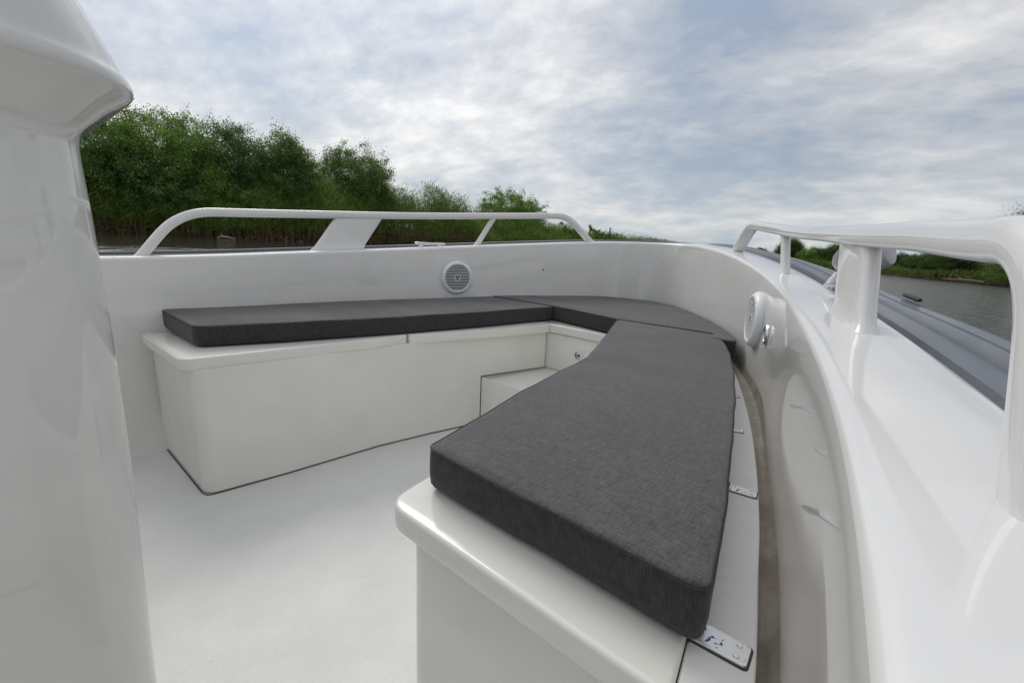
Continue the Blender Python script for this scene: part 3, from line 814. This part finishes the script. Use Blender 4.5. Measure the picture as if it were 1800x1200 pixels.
def tree(name, x, y, h, blobs, n, leaf, material, label, cat='tree', seed=1, group=None, shoots=.25, trunk_r=.16, z0=.3, rk=1.):
    """blobs: (dx, dy, zc, rx, ry, rz) ellipsoids relative to the tree's foot"""
    n = int(n*3.0); leaf = leaf*.68; shoots = shoots*.5
    g = np.random.default_rng(seed); rnd = random.Random(seed)
    root = empty(name, (x, y, z0)); tag(root, label, cat, group)
    bl = np.array(blobs, float); vol = (bl[:, 3]*bl[:, 4]*bl[:, 5]); pr = vol/vol.sum()
    nc = max(40, n//100)
    bi = g.choice(len(bl), nc, p=pr)
    d = unit(g.normal(size=(nc, 3))); rad = g.uniform(.25, 1, (nc, 1))**.42
    wob = 1 + .10*g.normal(size=(nc, 1))
    cc = bl[bi, :3] + d*rad*wob*bl[bi, 3:6]
    bo = g.uniform(-.13, .13, len(bl))[bi][cc[:, 2] > .25]; cc = cc[cc[:, 2] > .25]; nc = len(cc)
    out = unit((cc - np.array([0, 0, h*.45]))*np.array([1, 1, 1.4]))
    cdir = unit(out + np.array([0, 0, .9]) + .5*g.normal(size=(nc, 3)))
    csz = g.uniform(.6, 1.35, nc); ct = np.clip(.44 + bo + .27*g.normal(size=nc) + .10*(cc[:, 2]/h-.5), 0.02, .98)
    ci = g.integers(0, nc, n)
    ln = g.gamma(1.6, .5, n)[:, None]*csz[ci][:, None]*shoots*h*.12
    R0 = .060*h*rk
    pos = cc[ci] + cdir[ci]*ln + g.normal(size=(n, 3))*R0*csz[ci][:, None]*np.array([1, 1, .8])*np.exp(-ln*.6)*.56
    pos[:, 2] = np.maximum(pos[:, 2], .1)
    a = unit(cdir[ci]*.7 + .8*g.normal(size=(n, 3))); bb = unit(np.cross(a, g.normal(size=(n, 3))))
    sz = leaf*g.uniform(.6, 1.4, (n, 1))
    t = ct[ci] + .13*g.normal(size=n)
    quads('crown', pos + np.array([x, y, z0]), a*sz, bb*sz*.38, t, M[material], root)
    # trunk with limbs reaching into the clumps
    parts = []
    nst = 3 if trunk_r < .2 else 2
    for s in range(nst):
        a0 = rnd.uniform(0, 6.28); b0 = Vector((x + .25*math.cos(a0), y + .25*math.sin(a0), z0-.4))
        top = Vector((x + rnd.uniform(-.2, .2)*h, y + rnd.uniform(-.2, .2)*h, z0 + h*.5))
        pt = [b0.lerp(top, k/5) + Vector((rnd.uniform(-.1, .1), rnd.uniform(-.1, .1), 0))*(k > 0) for k in range(6)]
        parts.append(tube(pt, trunk_r, trunk_r, 7, up=Vector((0, 1, 0)), radii=[1.15, .95, .8, .66, .5, .35]))
        for k in range(9):
            st_ = pt[rnd.choice((2, 3, 4, 5))]; c_ = cc[rnd.randrange(nc)]
            en = Vector((x + c_[0], y + c_[1], z0 + c_[2])); mdl = st_.lerp(en, .5) + Vector((rnd.uniform(-.2, .2), rnd.uniform(-.2, .2), rnd.uniform(0, .3)))
            parts.append(tube([st_, mdl, en], trunk_r*.32, trunk_r*.32, 5, up=Vector((0, 1, 0)), radii=[1, .7, .2]))
    link('trunk', *merge(parts), M['bark'], root)
    return root
GT = 'willows and bushes on the left bank'
def aty(azd, xw):                      # point on the line x = xw seen at azimuth azd left of forward
    return (xw, -xw/math.tan(R_(azd)))
def T_(azd, xw): return aty(azd, xw)
# left bank: big willows
x, y = T_(78.5, -31.5)
tree('willow_tree', x, y, 6.0, [(0, 0, 3.4, 2.3, 2.6, 2.4), (0, 1.6, 3.9, 1.7, 1.6, 1.9), (-.3, -1.8, 3.3, 1.8, 1.6, 2.0), (1.2, .8, 2.2, 1.6, 2.2, 1.6)], 26000, .085, 'willow_b', 'broad willow tree with feathery top at the left end of the left bank', seed=11, group=GT, shoots=.5)
x, y = T_(72.6, -31.8)
tree('willow_tree', x, y, 6.6, [(0, 0, 3.6, 2.0, 1.7, 2.5), (0, 1.1, 3.3, 1.8, 1.4, 2.2), (.6, -1.2, 2.8, 1.7, 1.4, 2.1), (.8, .4, 1.8, 1.8, 2.0, 1.3)], 22000, .085, 'willow', 'tall grey-green willow, second from the left on the left bank', seed=12, group=GT, shoots=.45)
x, y = T_(67.6, -31.5)
tree('willow_tree', x, y, 6.5, [(0, 0, 3.9, 1.9, 1.6, 2.2), (0, 1.1, 3.0, 1.7, 1.3, 2.1), (.5, -.9, 2.7, 1.7, 1.4, 2.0), (.7, .9, 1.9, 1.5, 1.5, 1.4), (.3, .3, 4.6, 1.1, 1.0, 1.4)], 24000, .085, 'willow', 'densest dark willow just left of the gap in the treeline', seed=13, group=GT, shoots=.4)
x, y = T_(60.2, -33.5)
tree('willow_tree', x, y, 6.7, [(0, 0, 3.9, 2.9, 2.9, 2.75), (.4, .2, 2.6, 2.6, 2.9, 1.8)], 34000, .085, 'willow', 'round willow standing alone right of the gap in the treeline', seed=14, group=GT, shoots=.4)
x, y = T_(82.6, -29.6)
tree('bush', x, y, 4.3, [(0, 0, 2.2, 1.5, 2.3, 2.0), (.5, -1.9, 2.2, 1.4, 1.6, 1.8), (.4, 2.0, 1.7, 1.2, 1.5, 1.5)], 13000, .10, 'willow', 'dark drooping bush over the water beside the helm console', 'bush', 15, GT, .6, .08)
x, y = T_(73.2, -29.6)
tree('bush', x, y, 2.9, [(0, 0, 1.4, 1.0, 1.5, 1.3), (.3, 1.2, 1.2, .8, 1.0, 1.0)], 6500, .085, 'willow_b', 'low bright green bush at the foot of the willows', 'bush', 16, GT, .6, .06)
x, y = T_(50.9, -33.)
tree('sapling', x, y, 4.2, [(0, 0, 2.6, .45, .5, 1.4), (0, .5, 1.6, .9, 1.1, 1.2)], 2600, .09, 'oak', 'slim young tree rising from the reeds in the treeline gap', 'tree', 17, GT, .4, .05)
x, y = T_(42.2, -34.5)
tree('willow_tree', x, y, 6.2, [(0, 0, 3.2, 3.4, 3.4, 2.8), (1.2, 2.2, 3.0, 2.6, 2.4, 2.3), (.2, 2.6, 2.5, 2.4, 2.4, 2.0), (.2, -1.0, 2.2, 2.8, 3.2, 1.8)], 30000, .10, 'willow_b', 'rounded olive green tree farthest along the left bank', seed=18, group=GT, shoots=.35)
for i, (azd, xw, hh, lb) in enumerate([(35., -32.5, 3.4, 'low bush right of the last rounded tree'), (31.4, -33., 3.6, 'small bush behind the fore end of the port rail'), (28.8, -33.5, 2.9, 'lowest far bush where the left bank runs out')]):
    x, y = T_(azd, xw)
    tree('bush', x, y, hh, [(0, 0, hh*.45, 1.8, 2.2, hh*.42), (0, 2.4, hh*.4, 1.6, 2., hh*.36)], 5000, .12, 'olive' if i else 'willow', lb, 'bush', 30+i, GT, .4, .06)
# reeds: countless stalks, one object per bank
def reeds(name, pts, hs, seed, leafn, label, tall=1.0, wide=1.0, tint=0.):
    g = np.random.default_rng(seed); n = len(pts)
    C, A, B, T = [], [], [], []
    base = np.array(pts)
    lean = g.normal(size=(n, 3))*np.array([.10, .10, 0])
    top = base + np.array([0, 0, 1])*hs[:, None] + lean*hs[:, None]
    ax = (top-base)
    # stalks, straw coloured
    side_ = unit(np.cross(ax, g.normal(size=(n, 3))))
    Cs = (base+top)/2; quads_s = (Cs, ax/2, side_*.014*wide, g.uniform(0, .8, n))
    # long hanging leaves on the upper two thirds
    L = leafn
    for k in range(L):
        f = g.uniform(.38, 1.02, n)[:, None]
        p = base + ax*f
        az_ = g.uniform(0, 2*np.pi, n); up_ = g.uniform(.1, 1.6, n)
        dr = unit(np.stack([np.cos(az_), np.sin(az_), up_], 1)); ll = g.uniform(.18, .38, n)[:, None]
        w = unit(np.cross(dr, g.normal(size=(n, 3))))*(.017*wide)
        C.append(p + dr*ll*.9); A.append(dr*ll); B.append(w); T.append(.42 + tint + .2*g.normal(size=n) + .12*np.sin(base[:, 1]*.9))
    # lower dead leaves
    for k in range(2):
        f = g.uniform(.0, .42, n)[:, None]; p = base + ax*f
        dr = unit(g.normal(size=(n, 3)) + np.array([0, 0, .3])); 
        quads_s = tuple(np.concatenate([q, r]) for q, r in zip(quads_s, (p, dr*.2, unit(np.cross(dr, g.normal(size=(n, 3))))*.016*wide, g.uniform(.1, .9, n))))
    # plumes on some
    sel = g.uniform(size=n) < .16
    p = top[sel]; dr = unit(lean[sel] + np.array([.05, .05, .5])); m_ = len(p)
    quads_s = tuple(np.concatenate([q, r]) for q, r in zip(quads_s, (p + dr*.12, dr*.16, unit(np.cross(dr, g.normal(size=(m_, 3))))*.035*wide, g.uniform(.0, .3, m_))))
    C, A, B, T = map(np.concatenate, (C, A, B, T))
    # one mesh, two materials
    Cn = np.concatenate([C, quads_s[0]]); An = np.concatenate([A, quads_s[1]]); Bn = np.concatenate([B, quads_s[2]]); Tn = np.concatenate([T, quads_s[3]])
    o = quads(name, Cn, An, Bn, Tn, M['reed'], None)
    o.data.materials.append(M['straw']); mi = np.zeros(len(Cn), int); mi[len(C):] = 1
    o.data.polygons.foreach_set('material_index', mi)
    return tag(o, label, 'reeds', None, 'stuff')
g = np.random.default_rng(77)
pts, hs = [], []
while len(pts) < 20000:
    y = -6 + 96*g.uniform()**1.75; s = g.uniform(-.5, 3.6) if y < 40 else g.uniform(-.4, 6)
    xl = -28.9 + .6*math.sin(y*.21) + .35*math.sin(y*.53+1) - max(0, y-30)*.02
    azd = math.degrees(math.atan2(-xl, y))
    hh = 2.15 + .35*math.sin(y*.55) + .25*math.sin(y*1.7+2)
    if 51 < azd < 64: hh += 1.5
    if 64 <= azd < 74: hh += .6
    if 49.5 < azd <= 51: hh += .9
    if 45 < azd < 49.5: hh += 1.6
    if azd < 31: hh -= .35
    hh = hh*(.62 + .12*min(s, 3)) + g.normal()*.22
    pts.append((xl - s, y, max(-.1, min(.7, s*.3)))); hs.append(max(.7, hh))
reeds('reeds', pts, np.array(hs), 5, 7, 'dense green reeds with brown stalks along the left bank')
pts, hs = [], []
while len(pts) < 5200:
    t = g.uniform(-60, 110); s = g.uniform(-.5, 6)
    p = Vector((12.3, 121.)) + Vector((-.724, .69))*t
    n_ = 1.1*math.sin(p.x*.13) + .6*math.sin(p.x*.31)
    q = p + Vector((.69, .724))*(s - n_)
    pts.append((q.x, q.y, .2 + s*.05)); hs.append(1.45 + .3*math.sin(t*.3) + .2*g.normal())
reeds('reeds', pts, np.array(hs), 6, 6, 'pale green reed strip along the far right shore', wide=4.2, tint=-.2)
# far right shore trees
GF = 'trees along the far right shore'
def far(azd, back, h, w, material, label, seed, n=5200, leaf=.30, blobs=None):
    if not blobs: h *= .95 if azd > 5 else .93; w *= .80
    n = int(n*2.1); leaf *= .62
    a = R_(azd); d = Vector((-math.sin(a), math.cos(a))); nr = Vector((.69, .724))
    t = (Vector((12.3, 121.)).dot(nr) + back)/d.dot(nr); p = d*t
    bl = blobs or [(0, 0, h*.52, w*.5, w*.5, h*.46), (w*.3, -w*.15, h*.45, w*.33, w*.3, h*.36), (-w*.32, w*.15, h*.42, w*.34, w*.3, h*.38), (w*.08, 0, h*.72, w*.28, w*.28, h*.27)]
    tree('shore_tree', p.x, p.y, h, bl, n, leaf, material, label, 'tree', seed, GF, .25, .2, .5, 2.3)
far(12.6, 8, 4.4, 9, 'oak', 'low dark bush at the left end of the far shore trees', 41)
far(9.6, 7, 8.2, 8.0, 'oak', 'tall dark tree seen between the two starboard posts', 42, 8000)
far(7.4, 6, 5.4, 9, 'willow_b', 'bright green bushy tree right of the tall dark one', 43)
far(5.6, 8, 6.6, 9, 'oak', 'dark tree just left of the starboard rail plate', 44)
far(2.6, 9, 4.6, 11, 'olive', 'tree hidden mostly behind the starboard rail plate', 45)
far(.4, 10, 5.0, 10, 'oak', 'grey-green tree right of the lamp on the far shore', 46)
far(-1.5, 9, 5.3, 10, 'oak', 'rounded low tree in the middle of the far shore window', 47, 6500)
far(-3.3, 4, 6.0, 9.5, 'oak', 'large dark round tree standing at the far water edge', 48, 8000)
far(-5.0, 16, 4.2, 12, 'olive', 'low far trees behind the dark round one', 49)
far(-8.6, 1, 13.5, 15, 'olive', 'high tree at the right end of the far shore above the rail', 50, 15000, .28,
    [(0, 0, 8.2, 6.0, 6.0, 4.4), (-3.2, 1.5, 5.8, 3.6, 4.0, 2.6), (2.5, -2, 10, 4., 4., 3.4), (-4.6, 0, 3.4, 2.2, 3, 1.8), (-1, 0, 10.5, 3.4, 3.4, 2.8)])
# driftwood near the left bank, dead branch by the far shore, a post in the distance
dw = [Vector((-27.6, 7.9, .03)), Vector((-27.5, 8.15, .10)), Vector((-27.45, 8.4, .06)), Vector((-27.5, 8.75, .02))]
o = link('driftwood', *merge([tube(dw, .055, .045, 8, radii=[.5, 1, .9, .4]), tube([dw[1], dw[1] + Vector((.05, -.12, .16))], .025, .025, 6, radii=[1, .5])]), M['wood'])
tag(o, 'pale piece of driftwood floating below the left bank reeds', 'driftwood')
br = []
b0 = Vector((11.4, 117.5, .3))
rr = random.Random(3)
main = [b0 + Vector((-1.4*k, -.9*k, .25 + .12*k - .13*max(0, k-1)**1.3)) for k in range(5)]
br.append(tube(main, .17, .17, 7, radii=[1, .85, .7, .5, .25]))
for k in range(6):
    s_ = main[rr.choice((1, 2, 3))]; br.append(tube([s_, s_ + Vector((rr.uniform(-2, .2), rr.uniform(-1.2, .3), rr.uniform(-.1, .9)))], .07, .07, 5, radii=[1, .4]))
o = link('fallen_branch', *merge(br), M['wood']); tag(o, 'bare dead branch reaching into the water on the far right', 'branch')
o = link('wooden_post', *tube([Vector((-30.2, 54., -.3)), Vector((-30.2, 54., 1.6)), Vector((-30.2, 54., 3.6)), Vector((-30.2, 54., 3.62))], .09, .09, 8, radii=[1.1, 1, .95, .7]), M['bark'])
tag(o, 'thin dark post sticking out of the grass far along the left bank', 'post')
